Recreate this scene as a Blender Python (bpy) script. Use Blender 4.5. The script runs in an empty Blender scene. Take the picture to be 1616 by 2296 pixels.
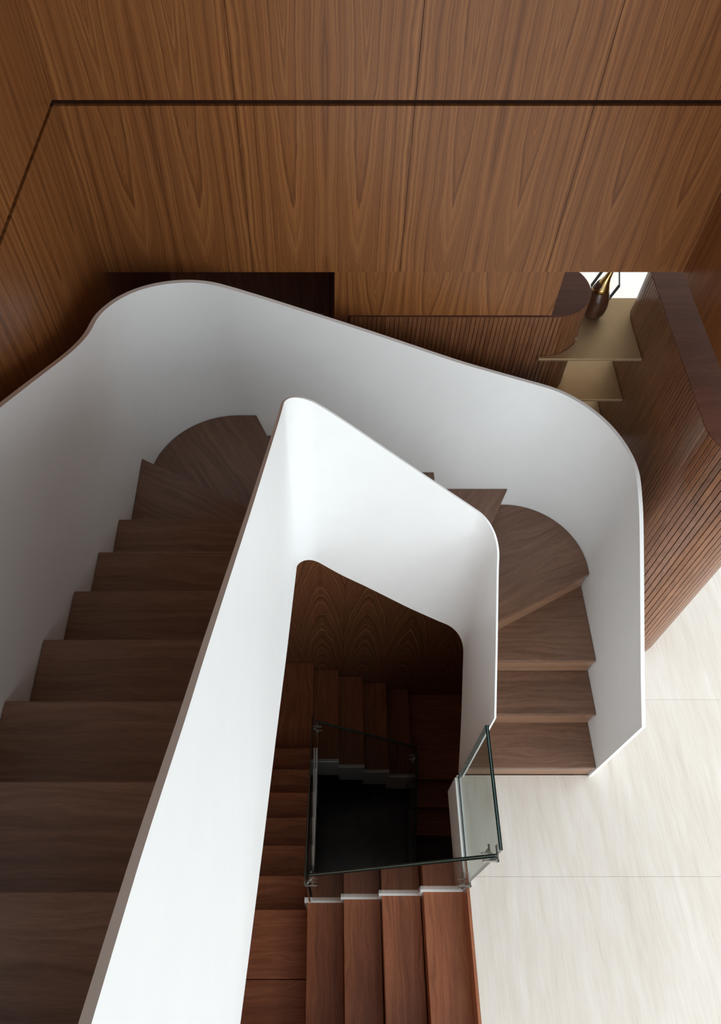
import bpy, bmesh, math, random
import numpy as np
from mathutils import Vector

random.seed(7)
K = 0.175                      # one stair rise in metres; all plan numbers below are in rises
scene = bpy.context.scene
COL = scene.collection

# ------------------------------------------------------------------ camera
EYE = 27.15
cam_d = bpy.data.cameras.new('camera')
cam_d.sensor_fit = 'AUTO'
cam_d.sensor_width = 36.0
cam_d.lens = 36.0 * 1704.5 / 2296.0
cam_d.shift_x = 63.0 / 2296.0
cam_d.clip_start = 0.02
cam_d.clip_end = 200
cam = bpy.data.objects.new('camera', cam_d)
cam.location = (0, 0, EYE * K)
cam.rotation_euler = (math.radians(90 - 56.58), 0, 0)
COL.objects.link(cam)
scene.camera = cam

# ------------------------------------------------------------------ daylight
WORLD_STRENGTH = 3.7
EXPOSURE = 0.1
world = bpy.data.worlds.new('daylight')
scene.world = world
world.use_nodes = True
bg = world.node_tree.nodes['Background']
bg.inputs[0].default_value = (0.885, 0.955, 1.0, 1)
bg.inputs[1].default_value = WORLD_STRENGTH
scene.view_settings.view_transform = 'Standard'
scene.view_settings.look = 'None'
scene.view_settings.gamma = 1.0
scene.view_settings.use_curve_mapping = False
scene.view_settings.exposure = EXPOSURE


def portal(name, loc, rot, sx, sy):
    l = bpy.data.lights.new(name, 'AREA')
    l.shape = 'RECTANGLE'
    l.size, l.size_y = sx * K, sy * K
    l.cycles.is_portal = True
    o = bpy.data.objects.new(name, l)
    o.location = [c * K for c in loc]
    o.rotation_euler = rot
    COL.objects.link(o)


H = math.pi / 2
ROOM_X0, ROOM_X1, ROOM_Y0, ROOM_Y1, ROOM_TOP = -6.27, 24.0, -11.0, 42.0, 36.0
# unseen window openings, sized for the light they give, shared by the light portals here and the frames further down: wall, span along the wall, sill, head
WINDOWS = [('right', -10.6, 5.5, 0.6, 28.0),     # tall window of the double-height hall
           ('right', 6.5, 38.0, 0.6, 13.0),     # room behind the slatted partition
           ('front', -5.0, 11.0, 0.6, 12.5),     # ground floor, below the upper landing
           ('front', -2.0, 22.0, 18.5, 33.5),     # upper level, added to fill the outer stair walls with light
           ('back', 7.0, 23.0, 0.6, 12.8)]
for wall, a0, a1, z0, z1 in WINDOWS:
    m, zc = (a0 + a1) / 2, (z0 + z1) / 2
    if wall == 'right':
        portal('daylight portal', (ROOM_X1 + .45, m, zc), (0, H, 0), z1 - z0, a1 - a0)
    elif wall == 'front':
        portal('daylight portal', (m, ROOM_Y0 - .45, zc), (H, 0, 0), a1 - a0, z1 - z0)
    else:
        portal('daylight portal', (m, ROOM_Y1 + .45, zc), (-H, 0, 0), a1 - a0, z1 - z0)

# ------------------------------------------------------------------ materials
MATS = {}


def new_mat(name):
    m = bpy.data.materials.new(name)
    m.use_nodes = True
    MATS[name] = m
    nt = m.node_tree
    return m, nt, nt.nodes['Principled BSDF']


def N(nt, t, **kw):
    n = nt.nodes.new(t)
    for k, v in kw.items():
        setattr(n, k, v)
    return n


def math_node(nt, op, a, b=None, c=None):
    n = N(nt, 'ShaderNodeMath', operation=op)
    for i, x in enumerate((a, b, c)):
        if x is None:
            continue
        if isinstance(x, (int, float)):
            n.inputs[i].default_value = x
        else:
            nt.links.new(x, n.inputs[i])
    return n.outputs[0]


def noise(nt, vec, scale, detail=3.0, rough=0.5, dims='3D', dist=0.0):
    n = N(nt, 'ShaderNodeTexNoise', noise_dimensions=dims)
    n.inputs['Scale'].default_value = scale
    n.inputs['Detail'].default_value = detail
    n.inputs['Roughness'].default_value = rough
    n.inputs['Distortion'].default_value = dist
    nt.links.new(vec, n.inputs['W' if dims == '1D' else 'Vector'])
    return n.outputs['Fac'] if 'Fac' in n.outputs else n.outputs[0]


def ramp(nt, fac, stops):
    r = N(nt, 'ShaderNodeValToRGB')
    e = r.color_ramp.elements
    while len(e) > 1:
        e.remove(e[-1])
    e[0].position, e[0].color = stops[0][0], (*stops[0][1], 1)
    for p, c in stops[1:]:
        k = e.new(p)
        k.color = (*c, 1)
    nt.links.new(fac, r.inputs[0])
    return r.outputs[0]


def combine(nt, x, y, z):
    n = N(nt, 'ShaderNodeCombineXYZ')
    for i, v in enumerate((x, y, z)):
        if isinstance(v, (int, float)):
            n.inputs[i].default_value = v
        else:
            nt.links.new(v, n.inputs[i])
    return n.outputs[0]


def split_pos(nt):
    g = N(nt, 'ShaderNodeNewGeometry')
    s = N(nt, 'ShaderNodeSeparateXYZ')
    nt.links.new(g.outputs['Position'], s.inputs[0])
    return s.outputs


def veneer(name, axis, width, offset, zref, slope, dark, mid, light, rough=0.36, flame=0.144, arch=0.0, spec=0.45, reach=0.055):
    """book-matched crown-cut veneer; axis 0 = runs along X, 1 = along Y; leaves mirror about the panel centre"""
    m, nt, p = new_mat(name)
    P = split_pos(nt)
    h, z = P[axis], P[2]
    t = math_node(nt, 'DIVIDE', math_node(nt, 'SUBTRACT', h, offset), width)
    fl = math_node(nt, 'FLOOR', t)
    fr = math_node(nt, 'SUBTRACT', t, fl)
    xr = math_node(nt, 'MULTIPLY', math_node(nt, 'ABSOLUTE', math_node(nt, 'SUBTRACT', fr, 0.5)), width)
    # slow wander of the leaf
    wv = combine(nt, math_node(nt, 'MULTIPLY', xr, 7.0), math_node(nt, 'MULTIPLY', fl, 0.37), math_node(nt, 'MULTIPLY', z, 1.3))
    w1 = math_node(nt, 'MULTIPLY', math_node(nt, 'SUBTRACT', noise(nt, wv, 1.0, 2.0), 0.5), 0.075)
    wj = combine(nt, math_node(nt, 'MULTIPLY', xr, 40.0), fl, math_node(nt, 'MULTIPLY', z, 14.0))
    w2 = math_node(nt, 'MULTIPLY', math_node(nt, 'SUBTRACT', noise(nt, wj, 1.0, 2.0), 0.5), 0.008)
    x = math_node(nt, 'ADD', math_node(nt, 'SUBTRACT', xr, flame), math_node(nt, 'ADD', w1, w2))
    ax = math_node(nt, 'SQRT', math_node(nt, 'ADD', math_node(nt, 'MULTIPLY', x, x), 0.000012 + arch))
    # the crown only bends the figure near its axis; further out the lines run upright
    fall = math_node(nt, 'EXPONENT', math_node(nt, 'MULTIPLY', math_node(nt, 'MULTIPLY', x, x), -1.0 / (reach * reach)))
    lift = math_node(nt, 'MULTIPLY', math_node(nt, 'MULTIPLY', math_node(nt, 'SUBTRACT', z, zref), slope), fall)
    R = math_node(nt, 'SUBTRACT', ax, lift)
    b1 = noise(nt, R, 40.0, 4.0, 0.62, '1D')
    # tight quarter-like lines away from the flame
    fv = combine(nt, math_node(nt, 'MULTIPLY', math_node(nt, 'ADD', xr, w1), 210.0), fl, math_node(nt, 'MULTIPLY', z, 1.2))
    b2 = noise(nt, fv, 1.0, 2.0, 0.6)
    pv = combine(nt, math_node(nt, 'MULTIPLY', xr, 900.0), fl, math_node(nt, 'MULTIPLY', z, 22.0))
    b3 = noise(nt, pv, 1.0, 1.0, 0.5)
    mix = math_node(nt, 'ADD', math_node(nt, 'MULTIPLY', b1, 0.62), math_node(nt, 'ADD', math_node(nt, 'MULTIPLY', b2, 0.26), math_node(nt, 'MULTIPLY', b3, 0.12)))
    c = ramp(nt, mix, [(0.32, dark), (0.41, tuple(.5 * (a + b) for a, b in zip(dark, mid))), (0.5, mid), (0.64, light)])
    nt.links.new(c, p.inputs['Base Color'])
    p.inputs['Roughness'].default_value = rough
    p.inputs['Specular IOR Level'].default_value = spec
    return m


def plank_wood(name, ang, dark, mid, light, rough=0.34, scale=1.0, spec=0.5, vary=0.10):
    """plain-sawn solid wood, grain along the horizontal direction ang (degrees from X); ang None = upright grain"""
    m, nt, p = new_mat(name)
    P = split_pos(nt)
    oi = N(nt, 'ShaderNodeObjectInfo')
    seed = math_node(nt, 'MULTIPLY', oi.outputs['Random'], 37.0)
    if ang is None:
        along = P[2]
        across = math_node(nt, 'ADD', P[0], P[1])
    else:
        ca, sa = math.cos(math.radians(ang)), math.sin(math.radians(ang))
        along = math_node(nt, 'ADD', math_node(nt, 'MULTIPLY', P[0], ca), math_node(nt, 'MULTIPLY', P[1], sa))
        across = math_node(nt, 'ADD', math_node(nt, 'SUBTRACT', math_node(nt, 'MULTIPLY', P[1], ca), math_node(nt, 'MULTIPLY', P[0], sa)), P[2])
    v1 = combine(nt, math_node(nt, 'MULTIPLY', along, 2.2 * scale), math_node(nt, 'MULTIPLY', across, 9.0 * scale), seed)
    w = math_node(nt, 'MULTIPLY', noise(nt, v1, 1.0, 2.0), 0.9)
    v2 = combine(nt, math_node(nt, 'MULTIPLY', along, 2.0 * scale), math_node(nt, 'ADD', math_node(nt, 'MULTIPLY', across, 46.0 * scale), math_node(nt, 'MULTIPLY', w, 7.0)), seed)
    b1 = noise(nt, v2, 1.0, 3.0, 0.6)
    v3 = combine(nt, math_node(nt, 'MULTIPLY', along, 26.0), math_node(nt, 'MULTIPLY', across, 420.0), seed)
    b2 = noise(nt, v3, 1.0, 2.0, 0.6)
    tone = math_node(nt, 'MULTIPLY', math_node(nt, 'SUBTRACT', oi.outputs['Random'], 0.5), vary)
    mix = math_node(nt, 'ADD', math_node(nt, 'ADD', math_node(nt, 'MULTIPLY', b1, 0.66), math_node(nt, 'MULTIPLY', b2, 0.34)), tone)
    c = ramp(nt, mix, [(0.3, dark), (0.5, mid), (0.72, light)])
    nt.links.new(c, p.inputs['Base Color'])
    p.inputs['Roughness'].default_value = rough
    p.inputs['Specular IOR Level'].default_value = spec
    return m


def plain(name, col, rough=0.5, metal=0.0, spec=0.5, var=0.0):
    m, nt, p = new_mat(name)
    P = split_pos(nt)
    v = noise(nt, combine(nt, P[0], P[1], P[2]), 9.0, 3.0)
    f = ramp(nt, v, [(0.3, tuple(c * (1 - var) for c in col)), (0.7, tuple(min(1, c * (1 + var)) for c in col))])
    nt.links.new(f, p.inputs['Base Color'])
    p.inputs['Roughness'].default_value = rough
    p.inputs['Metallic'].default_value = metal
    p.inputs['Specular IOR Level'].default_value = spec
    return m


def marble(name):
    m, nt, p = new_mat(name)
    P = split_pos(nt)
    x, y = P[0], P[1]
    sl = math_node(nt, 'ADD', x, math_node(nt, 'MULTIPLY', y, 0.03))
    wv = combine(nt, math_node(nt, 'MULTIPLY', x, 1.6), math_node(nt, 'MULTIPLY', y, 1.1), 0.0)
    w = math_node(nt, 'MULTIPLY', math_node(nt, 'SUBTRACT', noise(nt, wv, 1.0, 3.0), 0.5), 0.10)
    xs = math_node(nt, 'ADD', sl, w)
    b1 = noise(nt, combine(nt, math_node(nt, 'MULTIPLY', xs, 15.0), math_node(nt, 'MULTIPLY', y, 1.3), 3.0), 1.0, 4.0, 0.62)
    b2 = noise(nt, combine(nt, math_node(nt, 'MULTIPLY', xs, 75.0), math_node(nt, 'MULTIPLY', y, 5.0), 8.0), 1.0, 3.0, 0.6)
    oi = N(nt, 'ShaderNodeObjectInfo')
    tone = math_node(nt, 'MULTIPLY', math_node(nt, 'SUBTRACT', oi.outputs['Random'], 0.5), 0.07)
    b3 = noise(nt, combine(nt, math_node(nt, 'MULTIPLY', x, 3.0), math_node(nt, 'MULTIPLY', y, 1.2), 5.0), 1.0, 3.0)
    mix = math_node(nt, 'ADD', math_node(nt, 'MULTIPLY', b1, 0.5), math_node(nt, 'ADD', math_node(nt, 'MULTIPLY', b2, 0.26), math_node(nt, 'MULTIPLY', b3, 0.24)))
    mix = math_node(nt, 'ADD', mix, tone)
    c = ramp(nt, mix, [(0.30, (.56, .49, .42)), (0.42, (.665, .60, .53)), (0.52, (.705, .65, .585)), (0.66, (.76, .715, .665))])
    nt.links.new(c, p.inputs['Base Color'])
    p.inputs['Roughness'].default_value = 0.32
    p.inputs['Specular IOR Level'].default_value = 0.35
    return m


def glass_mat(name, tint):
    m, nt, p = new_mat(name)
    out = nt.nodes['Material Output']
    tr = N(nt, 'ShaderNodeBsdfTransparent')
    tr.inputs[0].default_value = (*tint, 1)
    gl = N(nt, 'ShaderNodeBsdfGlossy')
    gl.inputs['Roughness'].default_value = 0.01
    fr = N(nt, 'ShaderNodeFresnel')
    fr.inputs['IOR'].default_value = 1.45
    mx = N(nt, 'ShaderNodeMixShader')
    geo = N(nt, 'ShaderNodeNewGeometry')      # reflect on the outer skin only, no false inner reflection in the thin pane
    front = math_node(nt, 'SUBTRACT', 1.0, geo.outputs['Backfacing'])
    nt.links.new(math_node(nt, 'MULTIPLY', fr.outputs[0], front), mx.inputs[0])
    nt.links.new(tr.outputs[0], mx.inputs[1])
    nt.links.new(gl.outputs[0], mx.inputs[2])
    nt.links.new(mx.outputs[0], out.inputs['Surface'])
    return m


PW = 4.02 * K
V_D, V_M, V_L = (.100, .032, .009), (.255, .095, .028), (.38, .157, .050)
M_WALL_X = veneer('walnut veneer along x', 0, PW, 1.85 * K, 2.66, 0.17, V_D, V_M, V_L)
M_WALL_Y = veneer('walnut veneer along y', 1, PW, 17.0 * K, 2.66, 0.17, V_D, V_M, V_L)
M_INFILL = veneer('walnut veneer low panel', 0, PW * .86, 0.3 * K, 1.9, 0.22, V_D, V_M, V_L, reach=.09)
M_BASE_WALL = veneer('walnut veneer basement', 0, PW * .55, 0.1, 0.3, -0.30, (.09, .034, .015), (.26, .10, .044), (.42, .18, .08), flame=0.0, arch=0.0009, reach=.4)
T_D, T_M, T_L = (.112, .057, .036), (.185, .098, .062), (.262, .143, .092)
M_TREAD_X = plank_wood('tread walnut grain x', 0, T_D, T_M, T_L)
M_TREAD_R = plank_wood('tread walnut corner right', 26, T_D, T_M, T_L)
M_TREAD_R2 = plank_wood('tread walnut corner right turned', 62, T_D, T_M, T_L)
M_TREAD_L = plank_wood('tread walnut corner left', -58, T_D, T_M, T_L)
M_TREAD_L2 = plank_wood('tread walnut corner left turned', -26, T_D, T_M, T_L)
M_TREAD_Y = plank_wood('tread walnut grain y', 90, T_D, T_M, T_L)
M_RISER = plank_wood('riser walnut', 0, (.18, .095, .055), (.27, .145, .087), (.36, .20, .122))
B_D, B_M, B_L = (.19, .062, .028), (.32, .108, .048), (.46, .170, .080)
M_LOW_Y = plank_wood('basement tread grain y', 90, B_D, B_M, B_L)
M_LOW_X = plank_wood('basement tread grain x', 0, B_D, B_M, B_L)
M_SLAT = plank_wood('slat walnut', None, (.10, .036, .015), (.22, .088, .037), (.33, .145, .066), rough=0.30, spec=.7, vary=.04)
M_CAP = plank_wood('unit top walnut', 0, (.10, .034, .020), (.15, .052, .030), (.20, .075, .045), rough=0.45)
M_DARK = plain('dark backing and groove shade', (.030, .010, .005), 0.7, spec=.1, var=.2)  # backs panels and slats; its near-black also paints the shade in the wall groove
M_DARKDOOR = plank_wood('dark door timber', None, (.13, .045, .025), (.22, .08, .044), (.32, .12, .066), rough=.4)
M_WHITE = plain('white painted steel', (.90, .905, .90), 0.45, spec=.35, var=.01)
M_WALLW = plain('white plaster', (.75, .75, .74), 0.7, var=.01)
M_CEIL = plain('grey plaster ceiling', (.50, .49, .48), 0.8, var=.01)
M_MARBLE = marble('travertine floor')
M_BRASS = plain('satin brass', (.60, .43, .25), 0.45, metal=.75, var=.04)
M_GOLD = plain('polished gold', (.80, .58, .25), 0.18, metal=1.0, var=.03)
M_STEEL = plain('brushed steel', (.55, .54, .52), 0.28, metal=1.0, var=.05)
M_HANDLE = plain('pale satin handle', (.62, .62, .62), 0.45, metal=.2, var=.03)
M_VASE = plain('dark brown glazed clay', (.075, .032, .018), 0.16, var=.5)
M_BLACK = plain('black metal', (.02, .02, .02), 0.35, metal=.6, var=.1)
M_GLASS = glass_mat('clear glass', (.87, .90, .88))
M_GEDGE = plain('green glass edge', (.007, .018, .016), 0.12, var=.2)
M_GLINE = plain('glass interlayer', (.13, .20, .19), 0.3, var=.1)
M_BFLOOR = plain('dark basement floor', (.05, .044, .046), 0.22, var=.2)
M_GROUND = plain('pale outdoor paving', (.45, .44, .42), 0.8, var=.1)


# ------------------------------------------------------------------ mesh helpers (all numbers in rises)
def link(name, verts, faces, mat, parent=None, mats=None, fm=None, smooth=False):
    off = parent['_o'] if parent is not None and '_o' in parent else (0, 0, 0)
    if parent is not None and parent.parent is not None and '_o' not in parent:
        off = parent.parent['_o']
    me = bpy.data.meshes.new(name)
    me.from_pydata([((v[0] - off[0]) * K, (v[1] - off[1]) * K, (v[2] - off[2]) * K) for v in verts], [], faces)
    for m in (mats or [mat]):
        me.materials.append(m)
    if fm:
        for i, pl in enumerate(me.polygons):
            pl.material_index = fm[i]
    bm = bmesh.new()
    bm.from_mesh(me)
    bmesh.ops.recalc_face_normals(bm, faces=bm.faces)
    bm.to_mesh(me)
    bm.free()
    if smooth:
        for pl in me.polygons:
            pl.use_smooth = True
    me.update()
    o = bpy.data.objects.new(name, me)
    COL.objects.link(o)
    if parent is not None:
        o.parent = parent
    return o


def box_vf(x0, x1, y0, y1, z0, z1):
    v = [(x, y, z) for z in (z0, z1) for y in (y0, y1) for x in (x0, x1)]
    f = [(0, 2, 3, 1), (4, 5, 7, 6), (0, 1, 5, 4), (2, 6, 7, 3), (0, 4, 6, 2), (1, 3, 7, 5)]
    return v, f


def box(name, x0, x1, y0, y1, z0, z1, mat, parent=None):
    v, f = box_vf(x0, x1, y0, y1, z0, z1)
    return link(name, v, f, mat, parent)


def boxes(name, bs, mat, parent=None):
    V, F = [], []
    for b in bs:
        v, f = box_vf(*b)
        n = len(V)
        V += v
        F += [tuple(i + n for i in q) for q in f]
    return link(name, V, F, mat, parent)


def prism(name, pts, z0, z1, mat, parent=None, axis='z'):
    n = len(pts)
    if axis == 'z':
        v = [(p[0], p[1], z0) for p in pts] + [(p[0], p[1], z1) for p in pts]
    elif axis == 'y':        # pts are (x, z), extruded along y
        v = [(p[0], z0, p[1]) for p in pts] + [(p[0], z1, p[1]) for p in pts]
    else:                    # pts are (y, z), extruded along x
        v = [(z0, p[0], p[1]) for p in pts] + [(z1, p[0], p[1]) for p in pts]
    f = [tuple(range(n))[::-1], tuple(range(n, 2 * n))] + [(i, (i + 1) % n, n + (i + 1) % n, n + i) for i in range(n)]
    return link(name, v, f, mat, parent)


def bevel(o, w, seg=2):
    md = o.modifiers.new('edge', 'BEVEL')
    md.width = w
    md.segments = seg
    md.limit_method = 'ANGLE'
    return o


def tube_vf(pts, r, seg=8):
    V, F = [], []
    pts = [Vector(p) for p in pts]
    for i, p in enumerate(pts):
        d = (pts[min(i + 1, len(pts) - 1)] - pts[max(i - 1, 0)]).normalized()
        a = d.orthogonal().normalized() if i == 0 else (a - d * a.dot(d)).normalized()
        b = d.cross(a)
        for k in range(seg):
            t = 2 * math.pi * k / seg
            V.append(tuple(p + (a * math.cos(t) + b * math.sin(t)) * r))
    for i in range(len(pts) - 1):
        for k in range(seg):
            F.append((i * seg + k, i * seg + (k + 1) % seg, (i + 1) * seg + (k + 1) % seg, (i + 1) * seg + k))
    F.append(tuple(range(seg)))
    F.append(tuple(range((len(pts) - 1) * seg, len(pts) * seg)))
    return V, F


def lathe_vf(c, prof, seg=32):
    V, F = [], []
    for (r, z, dx, dy) in prof:
        for k in range(seg):
            t = 2 * math.pi * k / seg
            V.append((c[0] + dx + r * math.cos(t), c[1] + dy + r * math.sin(t), c[2] + z))
    for i in range(len(prof) - 1):
        for k in range(seg):
            F.append((i * seg + k, i * seg + (k + 1) % seg, (i + 1) * seg + (k + 1) % seg, (i + 1) * seg + k))
    F.append(tuple(range(seg)))
    F.append(tuple(range((len(prof) - 1) * seg, len(prof) * seg)))
    return V, F


def thing(name, label, cat, loc, group=None):
    o = bpy.data.objects.new(name, None)
    o.location = [c * K for c in loc]
    o.empty_display_size = .1
    o['_o'] = list(loc)
    o['label'] = label
    o['category'] = cat
    if group:
        o['group'] = group
    COL.objects.link(o)
    return o


def tag(o, label, cat, group=None):
    o['label'] = label
    o['category'] = cat
    if group:
        o['group'] = group
    return o


def struct(o, label=None):
    o['kind'] = 'structure'
    if label:
        o['label'] = label
    return o


# ------------------------------------------------------------------ plan of the stair
def round_path(pts, radii, n=28):
    out = [np.array(pts[0], float)]
    for i in range(1, len(pts) - 1):
        p0, p1, p2 = [np.array(p, float) for p in pts[i - 1:i + 2]]
        a = (p0 - p1) / np.linalg.norm(p0 - p1)
        b = (p2 - p1) / np.linalg.norm(p2 - p1)
        R = radii[i - 1]
        cc = p1 + a * R + b * R
        for t in np.linspace(0, math.pi / 2, n + 1):
            out.append(cc - b * R * math.cos(t) - a * R * math.sin(t))
    out.append(np.array(pts[-1], float))
    return np.array(out)


def arclen(P):
    return np.concatenate([[0], np.cumsum(np.linalg.norm(np.diff(P, axis=0), axis=1))])


def sample(P, s):
    S = arclen(P)
    return np.array([np.interp(s, S, P[:, 0]), np.interp(s, S, P[:, 1])])


def nearest_s(P, q):
    S = arclen(P)
    best = (1e9, 0)
    q = np.array(q)
    for i in range(len(P) - 1):
        e = P[i + 1] - P[i]
        L2 = e.dot(e)
        t = min(1, max(0, (q - P[i]).dot(e) / max(L2, 1e-12)))
        d = np.linalg.norm(P[i] + t * e - q)
        if d < best[0]:
            best = (d, S[i] + t * math.sqrt(L2))
    return best[1]


OUT_X0, OUT_X1, OUT_Y = -5.4, 8.9, 15.61
IN_X0, IN_X1, IN_Y = -1.0, 4.50, 11.08
Y_FRONT = -1.6
OUTER = round_path([(OUT_X0, Y_FRONT), (OUT_X0, OUT_Y), (OUT_X1, OUT_Y), (OUT_X1, 6.88)], [2.5, 2.65])
INNER = round_path([(IN_X0, Y_FRONT), (IN_X0, IN_Y), (IN_X1, IN_Y), (IN_X1, 6.86)], [.65, .70])
T_OUT, T_IN = .115, .055


def offset_path(P, d):
    """shift a path sideways; positive = away from the well"""
    T = np.zeros_like(P)
    T[1:-1] = P[2:] - P[:-2]
    T[0], T[-1] = P[1] - P[0], P[-1] - P[-2]
    T /= np.linalg.norm(T, axis=1)[:, None]
    Nrm = np.stack([-T[:, 1], T[:, 0]], axis=1)
    return P + Nrm * d


def smooth_table(P, tab, step=.08, sig=.28):
    S = arclen(P)
    xs = np.arange(0, S[-1] + step, step)
    t = np.array([(nearest_s(P, (a, b)), z) for a, b, z in tab])
    o = np.argsort(t[:, 0])
    t = t[o]
    sl0 = (t[1, 1] - t[0, 1]) / (t[1, 0] - t[0, 0])
    sl1 = (t[-1, 1] - t[-2, 1]) / (t[-1, 0] - t[-2, 0])
    ext = np.vstack([[t[0, 0] - 8, t[0, 1] - 8 * sl0], t, [t[-1, 0] + 8, t[-1, 1] + 8 * sl1]])
    k = np.arange(-2.5 * sig, 2.5 * sig + 1e-6, step)
    w = np.exp(-.5 * (k / sig) ** 2)
    w /= w.sum()
    z = np.array([sum(wi * np.interp(x + ki, ext[:, 0], ext[:, 1]) for wi, ki in zip(w, k)) for x in xs])
    return lambda s: float(np.interp(s, xs, z))


def ribbon(name, P, thick, ztop, zbot, mat, parent):
    S = arclen(P)
    s_all = sorted(set(np.round(np.concatenate([np.arange(0, S[-1], .25), S]), 4)))
    Q = offset_path(np.array([sample(P, s) for s in s_all]), 0)
    A = np.array([sample(P, s) for s in s_all])
    B = offset_path(A, thick)
    V, F, sm = [], [], []
    for i, s in enumerate(s_all):
        zt, zb = ztop(s), zbot(s)
        V += [(A[i][0], A[i][1], zb), (A[i][0], A[i][1], zt), (B[i][0], B[i][1], zt), (B[i][0], B[i][1], zb)]
    for i in range(len(s_all) - 1):
        a, b = i * 4, i * 4 + 4
        F += [(a, b, b + 1, a + 1), (a + 1, b + 1, b + 2, a + 2), (a + 2, b + 2, b + 3, a + 3), (a + 3, b + 3, b, a)]
    n = (len(s_all) - 1) * 4
    F += [(0, 1, 2, 3), (n, n + 3, n + 2, n + 1)]
    o = link(name, V, F, mat, parent)
    for pl in o.data.polygons:
        pl.use_smooth = True
    o.data.set_sharp_from_angle(angle=math.radians(35))
    return o


# ------------------------------------------------------------------ ground floor of travertine tiles
floor = struct(boxes('floor', [(4.42, ROOM_X1, ROOM_Y0, 6.93, -2.0, -.14), (9.02, ROOM_X1, 6.93, 17.0, -2.0, -.14),
                               (ROOM_X0, ROOM_X1, 17.0, ROOM_Y1, -2.0, -.14), (ROOM_X0, 9.02, 16.05, 17.0, -2.0, -.14),
                               (ROOM_X0, 4.42, ROOM_Y0, -2.2, -2.0, -.14)], M_WHITE))
TY = [3.72 + 5.93 * k for k in range(-4, 8)]
TX = [-8.0, 4.42, 16.6, 28.8, 41.0]
g = .003
for j in range(len(TY) - 1):
    y0, y1 = max(TY[j], ROOM_Y0) + g, min(TY[j + 1], ROOM_Y1) - g
    if y1 <= y0:
        continue
    for i in range(len(TX) - 1):
        x0, x1 = max(TX[i], ROOM_X0) + g, min(TX[i + 1], ROOM_X1) - g
        if i == 0 and y1 < -2.2:
            prism('tile', [(x0, y0), (x1, y0), (x1, y1), (x0, y1)], -.14, 0, M_MARBLE, floor)
            continue
        if i == 0 and y1 < 17:
            continue
        if i == 0:
            y0c = max(y0, 16.05)
            prism('tile', [(x0, y0c), (x1, y0c), (x1, y1), (x0, y1)], -.14, 0, M_MARBLE, floor)
        elif i == 1 and y0 < 6.93 < y1:
            prism('tile', [(x0 - g, y0), (x1, y0), (x1, y1), (9.02, y1), (9.02, 6.93), (x0 - g, 6.93)], -.14, 0, M_MARBLE, floor)
        elif i == 1 and 6.93 < y0 < 15.5:
            prism('tile', [(9.02, y0), (x1, y0), (x1, y1), (9.02, y1)], -.14, 0, M_MARBLE, floor)
        elif i == 1 and y0 < 16.05 < y1:
            prism('tile', [(9.02, y0), (x1, y0), (x1, y1), (x0, y1), (x0, 16.05), (9.02, 16.05)], -.14, 0, M_MARBLE, floor)
        else:
            prism('tile', [(x0 - (g if i == 1 else 0), y0), (x1, y0), (x1, y1), (x0 - (g if i == 1 else 0), y1)], -.14, 0, M_MARBLE, floor)

# ------------------------------------------------------------------ timber walls of the stair hall
Z_SOFFIT, Z_GAP0, Z_GAP1 = 13.35, 17.93, 18.08
W_BACK, W_LEFT, W_RIGHT = 17.0, -6.27, 9.63
RIGHT_END = 11.5
gap = .006
wb = struct(box('wall_back', W_LEFT - .6, W_RIGHT + .6, W_BACK + .12, W_BACK + .6, Z_SOFFIT + .02, ROOM_TOP, M_DARK))
for c in range(-3, 4):
    x0, x1 = 1.85 + 4.02 * c + gap, 1.85 + 4.02 * (c + 1) - gap
    x0, x1 = (W_LEFT if x0 < W_LEFT + .2 else x0), min(x1, W_RIGHT)
    if x1 - x0 < .2:
        continue
    box('panel', x0, x1, W_BACK, W_BACK + .12, Z_SOFFIT, Z_GAP0, M_WALL_X, wb)
    box('panel', x0, x1, W_BACK - .03, W_BACK + .12, Z_GAP1, ROOM_TOP, M_WALL_X, wb)
wl = struct(box('wall_left', W_LEFT - .6, W_LEFT - .12, ROOM_Y0, W_BACK, -20, ROOM_TOP, M_DARK))
for c in range(0, 9):
    y1 = min(17.0 - 4.02 * c, W_BACK) - (gap if c else 0)
    y0 = max(17.0 - 4.02 * (c + 1), ROOM_Y0) + gap
    box('panel', W_LEFT - .12, W_LEFT, y0, y1, -2, Z_GAP0, M_WALL_Y, wl)
    box('panel', W_LEFT - .12, W_LEFT + .03, y0, y1, Z_GAP1, ROOM_TOP, M_WALL_Y, wl)
wr = struct(box('wall_right', W_RIGHT + .12, W_RIGHT + .6, RIGHT_END, W_BACK + .12, Z_SOFFIT + .02, ROOM_TOP, M_DARK))
for c in range(0, 3):
    y1 = 17.0 - 4.02 * c - gap
    y0 = max(17.0 - 4.02 * (c + 1), RIGHT_END) + gap
    box('panel', W_RIGHT, W_RIGHT + .12, y0, y1, Z_SOFFIT, Z_GAP0, M_WALL_Y, wr)
    box('panel', W_RIGHT - .03, W_RIGHT + .12, y0, y1, Z_GAP1, ROOM_TOP, M_WALL_Y, wr)
struct(box('groove_shade_1', W_LEFT, W_RIGHT, W_BACK + .10, W_BACK + .125, Z_GAP0, Z_GAP1, M_DARK))  # dark strip whose colour stands in for the shade inside the groove
struct(box('groove_shade_2', W_LEFT - .125, W_LEFT - .09, ROOM_Y0, W_BACK, Z_GAP0, Z_GAP1, M_DARK))  # same painted groove shade along the left wall

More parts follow.
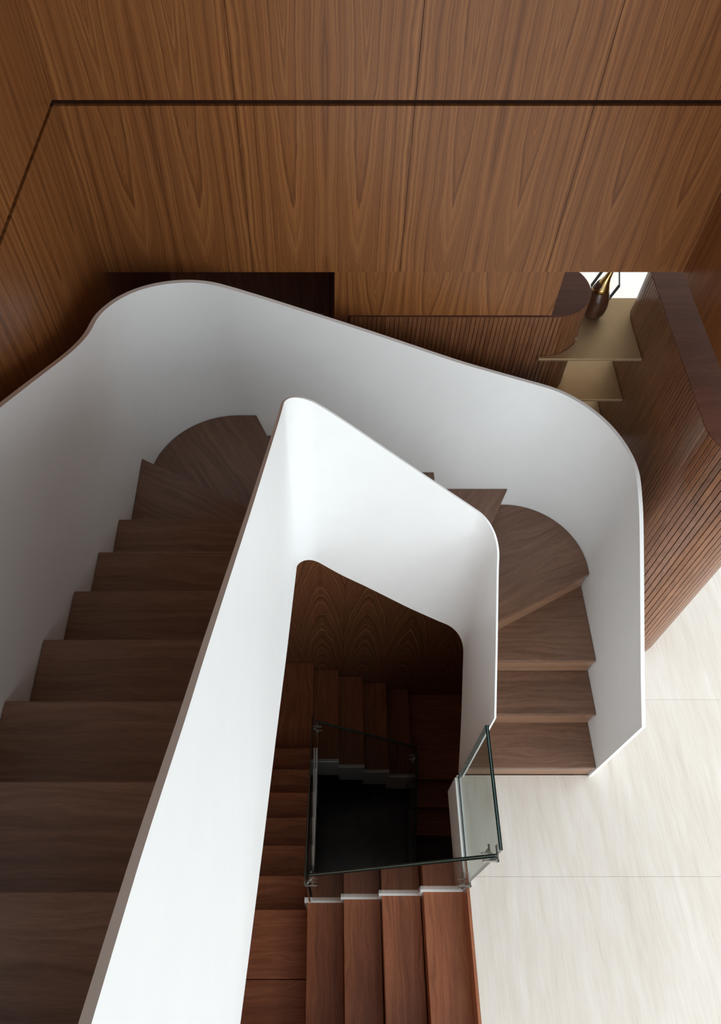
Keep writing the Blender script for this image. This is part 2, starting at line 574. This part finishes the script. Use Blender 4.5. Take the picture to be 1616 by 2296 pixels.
# low panel between the slatted unit and the soffit, and the dark lobby beside it
low = struct(box('wall_low', .52, 6.47, 17.32, 17.6, 11.60, Z_SOFFIT, M_DARK))
box('panel', .06, 6.47, 17.22, 17.32, 11.60, Z_SOFFIT, M_INFILL, low)
struct(box('wall_lobby_right', .06, .5, 17.32, 23.9, 0, Z_SOFFIT, M_DARKDOOR))
struct(box('wall_lobby_left', W_LEFT - .6, W_LEFT, 17.0, 23.9, 0, Z_SOFFIT, M_DARKDOOR))
struct(box('wall_lobby_back', W_LEFT, .06, 23.75, 24.1, 0, Z_SOFFIT, M_DARKDOOR))
door = struct(box('door_1', -4.9, -.12, 23.55, 23.75, .05, 12.6, M_DARKDOOR))
hv, hf = tube_vf([(-.98, 23.30, 6.21), (-.36, 23.30, 6.21)], .045, 10)
h2, f2 = tube_vf([(-.40, 23.56, 6.21), (-.40, 23.28, 6.21)], .05, 10)
link('handle', hv + h2, hf + [tuple(i + len(hv) for i in q) for q in f2], M_HANDLE, door)
# unseen wall added behind the slatted unit to block the bright room's light
struct(box('wall_unit_back', .5, 5.2, 19.85, 20.1, 0, Z_SOFFIT, M_WALLW))

# ceilings, upper landing, room shell, outdoors
struct(box('ceiling', ROOM_X0 - .6, ROOM_X1 + .6, ROOM_Y0 - .6, W_BACK + .6, ROOM_TOP, ROOM_TOP + .6, M_CEIL))
struct(boxes('ceiling_low', [(ROOM_X0 - .6, ROOM_X1, W_BACK + .6, ROOM_Y1, Z_SOFFIT, Z_SOFFIT + 4.6),
                             (W_RIGHT + .6, ROOM_X1, RIGHT_END, W_BACK + .6, Z_SOFFIT, Z_SOFFIT + 4.6)], M_WALLW))
struct(boxes('floor_upper', [(ROOM_X0, 4.4, ROOM_Y0, -2.1, 16.9, 18.0)], M_TREAD_X))
struct(box('ceiling_landing', ROOM_X0, 4.4, ROOM_Y0, -2.1, 16.6, 16.9, M_WALLW))  # unseen white underside, added to bounce floor light back at the stairs


def wall_with_opening(name, plane, a0, a1, z0, z1, wins, t=.6, mat=M_WALLW):
    """plane ('x', pos) or ('y', pos); wins = list of (a0, a1, z0, z1) openings that do not overlap"""
    bs = []
    zs = sorted(set([z0, z1] + [v for w in wins for v in (w[2], w[3])]))
    for k in range(len(zs) - 1):
        lo, hi = zs[k], zs[k + 1]
        cur = a0
        for w in sorted(wins):
            if w[2] < hi - 1e-6 and w[3] > lo + 1e-6:
                if w[0] > cur:
                    bs.append((cur, w[0], lo, hi))
                cur = w[1]
        if a1 > cur:
            bs.append((cur, a1, lo, hi))
    full = []
    for (p, q, lo, hi) in bs:
        if plane[0] == 'x':
            full.append((plane[1], plane[1] + t, p, q, lo, hi))
        else:
            full.append((p, q, plane[1], plane[1] + t, lo, hi))
    return struct(boxes(name, full, mat))


WIN = {w: [x[1:] for x in WINDOWS if x[0] == w] for w in ('right', 'front', 'back')}
wall_with_opening('wall_room_right', ('x', ROOM_X1), ROOM_Y0, ROOM_Y1, 0, ROOM_TOP, WIN['right'])
wall_with_opening('wall_room_front', ('y', ROOM_Y0 - .6), ROOM_X0, ROOM_X1, -20, ROOM_TOP, WIN['front'])
wall_with_opening('wall_room_back', ('y', ROOM_Y1), ROOM_X0, ROOM_X1, 0, Z_SOFFIT + 4.6, WIN['back'])
struct(box('wall_room_left', ROOM_X0 - .6, ROOM_X0, 24.1, ROOM_Y1, 0, Z_SOFFIT, M_WALLW))


def window(name, plane, w, n):
    f = []
    a0, a1, z0, z1 = w
    e = .22
    xs = [a0 + (a1 - a0) * i / n for i in range(n + 1)]
    for i, x in enumerate(xs):
        c = min(max(x, a0 + e / 2), a1 - e / 2)
        f.append((c - e / 2, c + e / 2, z0, z1))
    f += [(a0, a1, z0, z0 + e), (a0, a1, z1 - e, z1)]
    o = None
    for (p, q, lo, hi) in f:
        b = (plane[1] + .2, plane[1] + .4, p, q, lo, hi) if plane[0] == 'x' else (p, q, plane[1] + .2, plane[1] + .4, lo, hi)
        if o is None:
            o = struct(box(name, *b, M_BLACK))
        else:
            box('mullion', *b, M_BLACK, o)


PLANES = {'right': ('x', ROOM_X1), 'front': ('y', ROOM_Y0 - .6), 'back': ('y', ROOM_Y1)}
for i, w in enumerate(WINDOWS):
    window('window_%d' % (i + 1), PLANES[w[0]], w[1:], 4)
struct(boxes('ground', [(ROOM_X1 + .6, 230, -200, 250, -1.6, -.6), (ROOM_X0 - 60, ROOM_X1 + .6, ROOM_Y1 + .6, 250, -1.6, -.6),
                        (ROOM_X0 - 60, ROOM_X1 + .6, -200, ROOM_Y0 - .6, -1.6, -.6)], M_GROUND))

# basement shell
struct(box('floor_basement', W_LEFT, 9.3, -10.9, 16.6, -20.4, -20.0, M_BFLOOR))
wbb = struct(box('wall_basement_back', W_LEFT, 9.3, 16.08, 16.6, -20, -.15, M_DARK))
for c in range(0, 8):
    x0 = .1 / K + PW * .55 / K * 2 * (c - 2)
    x1 = x0 + PW * .55 / K * 2
    x0, x1 = max(x0, W_LEFT) + gap, min(x1, 9.02) - gap
    if x1 > x0:
        box('panel', x0, x1, 15.99, 16.08, -20, -.15, M_BASE_WALL, wbb)
struct(box('wall_basement_right', 9.02, 9.4, ROOM_Y0, 16.08, -20, -2.0, M_DARKDOOR))
struct(box('wall_basement_front', W_LEFT, 4.42, -2.19, -1.62, -20, -.01, M_LOW_X))
struct(box('wall_basement_left', W_LEFT, -5.47, -1.6, 15.99, -20, -2.2, M_WALL_Y))

# ------------------------------------------------------------------ upper staircase
stair = thing('staircase', 'white walled staircase of dark walnut steps sweeping up around the open well', 'staircase', (6.7, 7.0, 0))

NOSE = {}
for k in (1, 2, 3):
    y = 6.91 + 1.51 * (k - 1)
    NOSE[k] = ((OUT_X1, y), (IN_X1, y))
NOSE[4] = ((OUT_X1, 12.72), (IN_X1 + .03, 10.36))
NOSE[5] = ((6.24, OUT_Y), (4.02, IN_Y + .05))
for k, x in ((6, 3.51), (7, 1.96), (8, .41)):
    NOSE[k] = ((x, OUT_Y), (x, IN_Y))
NOSE[9] = ((-2.37, OUT_Y), (-.32, IN_Y))
NOSE[10] = ((OUT_X0, 13.14), (IN_X0, 10.78))
for k in range(11, 20):
    y = 10.44 - 1.535 * (k - 11)
    NOSE[k] = ((OUT_X0, y), (IN_X0, y))
INNER_ST = offset_path(INNER, T_IN)


def tread_poly(k, over=.10, back=.14, gap_o=.012):
    """plan of tread k between its own nosing line and just past the next one"""
    so0, si0 = nearest_s(OUTER, NOSE[k][0]), nearest_s(INNER_ST, NOSE[k][1])
    so1, si1 = nearest_s(OUTER, NOSE[k + 1][0]) - back, nearest_s(INNER_ST, NOSE[k + 1][1]) - back
    oP = offset_path(OUTER, -gap_o)

    def run(P, a, b):
        S = arclen(P)
        inner = [s for s in S if min(a, b) + 1e-3 < s < max(a, b) - 1e-3]
        seq = [a] + (sorted(inner, reverse=a > b)) + [b]
        return [tuple(sample(P, s)) for s in seq]
    So = arclen(OUTER)[-1] / arclen(oP)[-1]
    a = run(oP, so0 / So, so1 / So)
    b = run(INNER_ST, si1, si0)
    return a + b


def flat_dir(k):
    a, b = np.array(NOSE[k][0]), np.array(NOSE[k][1])
    d = b - a
    return d / np.linalg.norm(d)


TREAD_MAT = {4: M_TREAD_R, 5: M_TREAD_R2, 9: M_TREAD_L, 10: M_TREAD_L2, 6: M_TREAD_Y, 7: M_TREAD_Y, 8: M_TREAD_Y}
for k in range(1, 19):
    pts = tread_poly(k)
    o = prism('tread', pts, k - .16, k, TREAD_MAT.get(k, M_TREAD_X), stair)
    bevel(o, .0035, 2)
    # riser plate set just behind the nosing, down to the tread below
    a, b = np.array(NOSE[k][0]), np.array(NOSE[k][1])
    d = flat_dir(k)
    nrm = np.array([-d[1], d[0]])
    # point the normal uphill (towards the next nosing)
    mid = (np.array(NOSE[k + 1][0]) + np.array(NOSE[k + 1][1])) / 2 - (a + b) / 2
    if nrm.dot(mid) < 0:
        nrm = -nrm
    a2, b2 = a + d * .03 + nrm * .05, b - d * .06 + nrm * .05
    q = [tuple(a2), tuple(b2), tuple(b2 + nrm * .09), tuple(a2 + nrm * .09)]
    prism('riser', q, k - 1.0 + (.0 if k > 1 else .002), k - .185, M_RISER, stair)

# top line of each wall, height above the ground floor at points along its plan
OT = [(-5.40, 8.22, 17.77), (-5.40, 9.52, 16.99), (-5.40, 11.13, 16.01), (-5.40, 11.87, 15.59), (-5.40, 12.62, 15.22), (-5.40, 13.08, 15.09),
      (-5.38, 13.45, 15.00), (-5.29, 13.86, 14.86), (-5.09, 14.31, 14.74), (-4.74, 14.81, 14.58), (-4.31, 15.18, 14.43), (-3.75, 15.47, 14.27),
      (-3.25, 15.59, 14.14), (-2.81, 15.62, 14.00), (-1.70, 15.61, 13.56), (1.09, 15.61, 12.39), (3.70, 15.61, 11.24), (4.62, 15.61, 10.89),
      (6.43, 15.60, 10.22), (7.33, 15.37, 9.90), (8.01, 14.94, 9.65), (8.39, 14.51, 9.50), (8.68, 14.00, 9.34), (8.87, 13.34, 9.22),
      (8.90, 13.04, 9.12), (8.90, 12.19, 8.78), (8.90, 10.83, 7.94), (8.90, 8.09, 6.19), (8.90, 6.97, 5.54)]
IT = [(-1.0, -0.04, 23.35), (-1.0, 0.72, 22.82), (-1.0, 1.73, 22.01), (-1.0, 2.19, 21.67), (-1.0, 5.2, 19.32), (-1.0, 9.24, 16.23), (-1.0, 10.46, 15.33),
      (-0.93, 10.72, 15.2), (-0.82, 10.88, 15.08), (-0.6, 11.03, 14.84), (-0.32, 11.08, 14.61), (0.19, 11.08, 14.12), (1.29, 11.08, 12.98), (2.53, 11.08, 11.71),
      (3.84, 11.08, 10.38), (4.11, 11.01, 10.08), (4.31, 10.86, 9.78), (4.44, 10.67, 9.49), (4.5, 10.41, 9.12), (4.5, 9.93, 8.73), (4.5, 8.44, 7.61), (4.5, 6.84, 6.35)]
IB = [(-1.0, -0.09, 17.19), (-1.0, 1.99, 15.38), (-1.0, 4.03, 13.73), (-1.0, 6.47, 11.65), (-1.0, 10.36, 8.56), (-0.94, 10.7, 8.28), (-0.69, 10.99, 7.99),
      (-0.48, 11.07, 7.77), (-0.24, 11.08, 7.48), (0.26, 11.08, 6.9), (1.04, 11.08, 6.16), (2.5, 11.08, 4.66), (3.79, 11.08, 3.47), (4.12, 11.0, 3.25),
      (4.36, 10.8, 3.06), (4.47, 10.57, 2.83), (4.5, 10.26, 2.56), (4.5, 8.84, 1.25), (4.5, 8.03, 0.38), (4.5, 7.16, -0.71)]
ot_f = smooth_table(OUTER, OT)
it_f = smooth_table(INNER, IT, sig=.16)
ib_f = smooth_table(INNER, IB, sig=.16)


def ob_f(s):
    p = sample(OUTER, s)
    z = ot_f(s) - 7.9
    return max(z, .004)


def ib_clip(s):
    p = sample(INNER, s)
    z = ib_f(s)
    return max(z, .004) if p[1] < 6.96 else z


ribbon('outer_balustrade', OUTER, T_OUT, ot_f, ob_f, M_WHITE, stair)
ribbon('inner_balustrade', INNER, T_IN, it_f, ib_clip, M_WHITE, stair)

# ------------------------------------------------------------------ basement staircase
base = thing('basement_staircase', 'brown wooden basement stairs turning down around the dark glass sided well', 'staircase', (2.0, 1.0, -5.0))
BX = [4.42, 3.03, 1.70, .40, -.92]                 # nosings of the first flight, going left
BY = [3.27 + 1.297 * j for j in range(7)]          # nosings 5..11 along the left flight
CX = [-1.02, .34, 1.71, 3.08, 4.46]                # nosings 12..16 along the back flight
IN_F = 3.45                                        # inner edge of the first flight


def lowtread(x0, x1, y0, y1, z, mat, nose=None, riser_mat=None):
    o = bevel(box('tread', x0, x1, y0, y1, z - .16, z, mat, base), .004, 2)
    return o


for k in range(1, 5):
    lowtread(BX[k], BX[k - 1] + .0, -1.6, IN_F, -k, M_LOW_Y)
    xr = BX[k - 1] + (.03 if k > 1 else -.09)
    box('riser', xr, xr + .085, -1.6, IN_F - .07, -k - .1, -k + (.83 if k > 1 else .995), M_LOW_Y, base)
box('riser', BX[4] + .03, BX[4] + .12, -1.6, IN_F - .02, -5.1, -4.17, M_LOW_Y, base)
# corner boards, then the left flight
for y0, y1 in ((-1.6, 1.02), (1.04, BY[0])):
    lowtread(-5.45, BX[4] + .1, y0, y1, -5, M_LOW_X)
for j in range(6):
    k = 6 + j
    lowtread(-5.45, -.92, BY[j] - .1, BY[j + 1], -k, M_LOW_X)
    box('riser', -5.45, -.94, BY[j] - .12, BY[j] - .03, -k - .1, -k + .83, M_LOW_X, base)
box('riser', -5.45, -.94, BY[6] - .12, BY[6] - .03, -12.1, -11.17, M_LOW_X, base)
lowtread(-5.45, CX[0], BY[6] - .1, 15.98, -12, M_LOW_Y)
for j in range(4):
    k = 13 + j
    lowtread(CX[j] - .1, CX[j + 1], 11.05, 15.98, -k, M_LOW_Y)
    box('riser', CX[j] - .12, CX[j] - .03, 11.07, 15.98, -k - .1, -k + .83, M_LOW_Y, base)
box('riser', CX[4] - .12, CX[4] - .03, 11.07, 15.98, -17.1, -16.17, M_LOW_Y, base)
lowtread(CX[4] - .1, 9.0, 11.05, 15.98, -17, M_LOW_X)
for j, y in enumerate((11.05, 9.75)):
    lowtread(4.46, 9.0, y - 1.297, y + .1, -18 - j, M_LOW_X)
for j, y in enumerate((11.05, 9.75, 8.453)):
    box('riser', 4.46, 9.0, y + .03, y + .12, -18.1 - j + (.1 if j == 2 else 0), -17.17 - j, M_LOW_X, base)


def zigzag(steps, drop):
    """steps = [(a0, a1, ztop)...] ordered; outline of a stepped plate"""
    top, bot = [], []
    for a0, a1, z in steps:
        top += [(a0, z), (a1, z)]
        bot += [(a0, z - drop), (a1, z - drop)]
    return top + bot[::-1]


def clean(pts):
    out = []
    for p in pts:
        if not out or abs(p[0] - out[-1][0]) + abs(p[1] - out[-1][1]) > 1e-4:
            out.append(p)
    return out


fs = [(BX[k] - .10, BX[k - 1] - (.10 if k > 1 else .02), -k + .10) for k in range(4, 0, -1)]
prism('stringer', clean(zigzag(fs, 1.9)), 3.39, 3.56, M_WHITE, base, 'y')
ls = [(BY[j], BY[j + 1], -6 - j + .10) for j in range(6)]
ls = [(3.40, BY[0], -5 + .10)] + ls
for x0 in (-.965, -.815):
    prism('stringer', clean(zigzag(ls, 1.9)), x0, x0 + .075, M_WHITE, base, 'x')
bs_ = [(-.77, CX[1], -13 + .08)] + [(CX[j], CX[j + 1], -13 - j + .08) for j in (1, 2, 3)]
for y0 in (10.90, 10.99):
    prism('stringer', clean(zigzag(bs_, 2.6)), y0, y0 + .055, M_WHITE, base, 'y')

# ------------------------------------------------------------------ glass balustrade of the basement stair
gb = thing('glass_balustrade', 'green edged frameless glass balustrade with metal clamps around the lower well', 'balustrade', (2.0, 3.45, 0))


def pane(p0, p1, zt0, zt1, zb0, zb1, t=.10):
    """upright pane from plan point p0 to p1; side faces of glass, rim of green edge, a pale line along the top"""
    a, b = np.array(p0, float), np.array(p1, float)
    d = (b - a) / np.linalg.norm(b - a)
    n = np.array([-d[1], d[0]]) * t / 2
    V = []
    for s in (-1, 1):
        for (p, zb, zt) in ((a, zb0, zt0), (b, zb1, zt1)):
            q = p + n * s
            V += [(q[0], q[1], zb), (q[0], q[1], zt)]
    F = [(0, 2, 3, 1), (4, 5, 7, 6), (1, 3, 7, 5), (0, 4, 6, 2), (0, 1, 5, 4), (2, 6, 7, 3)]
    o = link('glass_pane', V, F, None, gb, mats=[M_GLASS, M_GEDGE], fm=[0, 0, 1, 1, 1, 1])
    m = n * .22
    e = .012
    V = []
    for (p, zt) in ((a, zt0), (b, zt1)):
        for s in (-1, 1):
            q = p + m * s
            V += [(q[0], q[1], zt + .001), (q[0], q[1], zt + e)]
    F = [(0, 1, 5, 4), (2, 6, 7, 3), (1, 3, 7, 5), (0, 4, 6, 2), (0, 2, 3, 1), (4, 5, 7, 6)]
    link('interlayer_line', V, F, M_GLINE, o)
    return o


pane((4.36, 6.80), (4.36, 3.53), 5.92, 5.92, .02, .02)
pane((4.30, 3.475), (-.70, 3.475), 5.45, 2.05, -1.6, -5.4)
pane((-.815, 3.40), (-.865, 10.96), 2.25, -5.70, -5.6, -12.6, .06)
pane((-.74, 10.97), (4.18, 10.97), -6.55, -10.55, -13.4, -17.3)
pane((4.25, 10.92), (4.25, 5.2), -11.4, -16.6, -17.5, -19.95)
box('base_channel', 4.40, 4.47, 3.53, 6.84, 0.0, .06, M_WHITE, gb)
box('base_channel', 4.25, 4.32, 3.53, 6.84, -1.9, .06, M_WHITE, gb)
# slab edge cover on the well side
box('fascia', 4.33, 4.415, 3.40, 6.93, -2.0, .0, M_WHITE, floor)


def clamp(x, y, z, sx, sy):
    """corner clamp: two flat arms outside the corner, two inside pads and a round bolt"""
    L, T, Hh = .42, .035, .16
    bs = [(x, x + sx * L, y, y + sy * T, z, z + Hh), (x, x + sx * T, y, y + sy * L, z, z + Hh),
          (x + sx * .24, x + sx * .44, y + sy * .2, y + sy * (.2 + T), z + .02, z + Hh - .02),
          (x + sx * .2, x + sx * (.2 + T), y + sy * .24, y + sy * .44, z + .02, z + Hh - .02)]
    bs = [(min(b[0], b[1]), max(b[0], b[1]), min(b[2], b[3]), max(b[2], b[3]), b[4], b[5]) for b in bs]
    o = boxes('clamp', bs, M_STEEL, gb)
    v, f = tube_vf([(x + sx * .02, y + sy * .02, z + Hh / 2), (x + sx * .3, y + sy * .3, z + Hh / 2)], .05, 10)
    link('bolt', v, f, M_STEEL, o)


clamp(-.90, 3.36, .45, 1, 1)
clamp(4.44, 3.38, 5.0, -1, 1)
clamp(4.46, 3.40, .02, -1, 1)
clamp(-.93, 11.06, -7.6, 1, -1)
clamp(4.34, 11.06, -12.3, -1, -1)


# ------------------------------------------------------------------ slatted units
def slat_mesh(h, w, dpt):
    """one upright slat, front face towards -Y, origin at the middle of its back foot"""
    c = w * .07
    pl = [(-w / 2, 0), (w / 2, 0), (w / 2, -dpt + c), (w / 2 - c, -dpt), (-w / 2 + c, -dpt), (-w / 2, -dpt + c)]
    n = len(pl)
    v = [(x * K, y * K, 0) for x, y in pl] + [(x * K, y * K, h * K) for x, y in pl]
    f = [tuple(range(n))[::-1], tuple(range(n, 2 * n))] + [(i, (i + 1) % n, n + (i + 1) % n, n + i) for i in range(n)]
    me = bpy.data.meshes.new('slat')
    me.from_pydata(v, [], f)
    me.materials.append(M_SLAT)
    me.update()
    return me


def slatted_unit(root, run, top_z, pitch, depth, body, cap):
    """run = dense plan polyline of the slat face (walking so that the outside is on the right hand)"""
    P = np.array(run)
    S = arclen(P)
    n = int(round(S[-1] / pitch))
    me = slat_mesh(top_z - .02, pitch - .011, depth)
    off = root['_o']
    for i in range(n):
        s = (i + .5) * S[-1] / n
        p = sample(P, s)
        d = sample(P, min(s + .03, S[-1])) - sample(P, max(s - .03, 0))
        ang = math.atan2(d[1], d[0])
        o = bpy.data.objects.new('slat', me)
        COL.objects.link(o)
        o.parent = root
        o.location = ((p[0] - off[0]) * K, (p[1] - off[1]) * K, (0.005 - off[2]) * K)
        o.rotation_euler = (0, 0, ang)
    prism('body', body, .01, top_z - .06, M_DARK, root)
    prism('top', cap, top_z - .06, top_z, M_CAP, root)


def arc(cx, cy, r, a0, a1, n=24):
    return [(cx + r * math.cos(math.radians(a0 + (a1 - a0) * i / n)), cy + r * math.sin(math.radians(a0 + (a1 - a0) * i / n))) for i in range(n + 1)]


S_Y, U_CX, U_R = 17.22, 6.58, 1.31
unit = thing('slatted_cabinet', 'slatted walnut cabinet with one rounded end under the low wood panel', 'cabinet', (3.4, 18.5, 0))
run = [(.508, S_Y + .07), (U_CX, S_Y + .07)] + arc(U_CX, S_Y + U_R, U_R - .07, -90, 88)[1:]
body = [(.508, S_Y + .07), (U_CX, S_Y + .07)] + arc(U_CX, S_Y + U_R, U_R - .07, -90, 90)[1:] + [(.508, S_Y + 2 * U_R - .07)]
cap = [(.508, S_Y + .02), (U_CX, S_Y + .02)] + arc(U_CX, S_Y + U_R, U_R - .02, -90, 90)[1:] + [(.508, S_Y + 2 * U_R - .02)]
slatted_unit(unit, run, 11.54, .134, .075, body, cap)

B_X, B_R, B_Y0, B_Y1 = 9.69, 1.52, 12.88, 18.65
block = thing('slatted_partition', 'thick slatted walnut partition with rounded ends beside the brass shelves', 'partition', (11.2, 15.8, 0))
q = .07
run = arc(B_X + B_R, B_Y1, B_R - q, 95, 180) + arc(B_X + B_R, B_Y0, B_R - q, 180, 372, 36)
body = arc(B_X + B_R, B_Y1, B_R - q, 0, 180) + arc(B_X + B_R, B_Y0, B_R - q, 180, 360)
cap = arc(B_X + B_R, B_Y1, B_R - .02, 0, 180) + arc(B_X + B_R, B_Y0, B_R - .02, 180, 360)
slatted_unit(block, run, 11.85, .150, .075, body, cap)

# ------------------------------------------------------------------ brass shelves, vase, ring
SH_Y0, SH_Y1 = 17.06, 19.87
for z, lab in ((9.97, 'topmost brass shelf, carrying the brown vase between the slatted units'),
               (8.09, 'middle brass shelf just under the one with the vase'),
               (6.21, 'lowest brass shelf, mostly hidden behind the white stair wall')):
    # the left edge wraps the rounded end of the cabinet, the right edge the far end of the partition
    left = [(px, py) for px, py in arc(U_CX, S_Y + U_R, U_R + .014, -88, 88, 20) if py < SH_Y1 - .02]
    right = [(px, py) for px, py in arc(B_X + B_R, B_Y1, B_R + .006, 180, 100, 16) if py < SH_Y1]
    o = prism('shelf', [(6.43, SH_Y0), (B_X - .02, SH_Y0)] + right + [(right[-1][0] + .1, SH_Y1), (left[-1][0], SH_Y1)] + left[::-1] + [(6.43, S_Y - .03)],
              z - .10, z, M_BRASS)
    tag(bevel(o, .002, 1), lab, 'shelf', 'brass shelves')

vc = (8.47, 19.02, 9.97)
vase = thing('vase', 'dark brown pear shaped vase with slender gold neck', 'vase', vc)
prof = []
for r, z in ((.12, 0.0), (.20, .01), (.28, .08), (.345, .22), (.375, .42), (.375, .58), (.35, .78), (.30, .98), (.24, 1.14), (.19, 1.26), (.15, 1.34)):
    prof.append((r, z, -.02 * z, .02 * z))
v, f = lathe_vf(vc, prof)
link('body', v, f, M_VASE, vase, smooth=True)
prof = []
for r, z, dx in ((.27, 1.06, -.02), (.225, 1.18, -.01), (.165, 1.32, .01), (.105, 1.52, .05), (.068, 1.75, .10), (.052, 2.0, .14), (.06, 2.25, .17), (.085, 2.35, .18)):
    prof.append((r + .006, z, dx, .02))
v, f = lathe_vf(vc, prof)
link('neck', v, f, M_GOLD, vase, smooth=True)

hexr = thing('ring_ornament', 'hexagonal thin metal ring standing behind the vase', 'ornament', (8.85, 19.6, 9.97))
HR = .82
pts = [(8.80 + HR * .55 * math.cos(math.radians(a)) * 1.0, 19.6, 9.97 + .03 + HR * .866 + HR * math.sin(math.radians(a))) for a in (240, 300, 0, 60, 120, 180)]
for i in range(6):
    p, q_ = Vector(pts[i]), Vector(pts[(i + 1) % 6])
    d = (q_ - p).normalized()
    n = Vector((0, 1, 0)).cross(d) * .013
    w = Vector((0, .06, 0))
    V = [tuple(p + n - w), tuple(p - n - w), tuple(p - n + w), tuple(p + n + w), tuple(q_ + n - w), tuple(q_ - n - w), tuple(q_ - n + w), tuple(q_ + n + w)]
    F = [(0, 1, 2, 3), (4, 7, 6, 5), (0, 4, 5, 1), (1, 5, 6, 2), (2, 6, 7, 3), (3, 7, 4, 0)]
    link('bar', V, F, M_BLACK, hexr)

for o in bpy.data.objects:
    if '_o' in o:
        del o['_o']
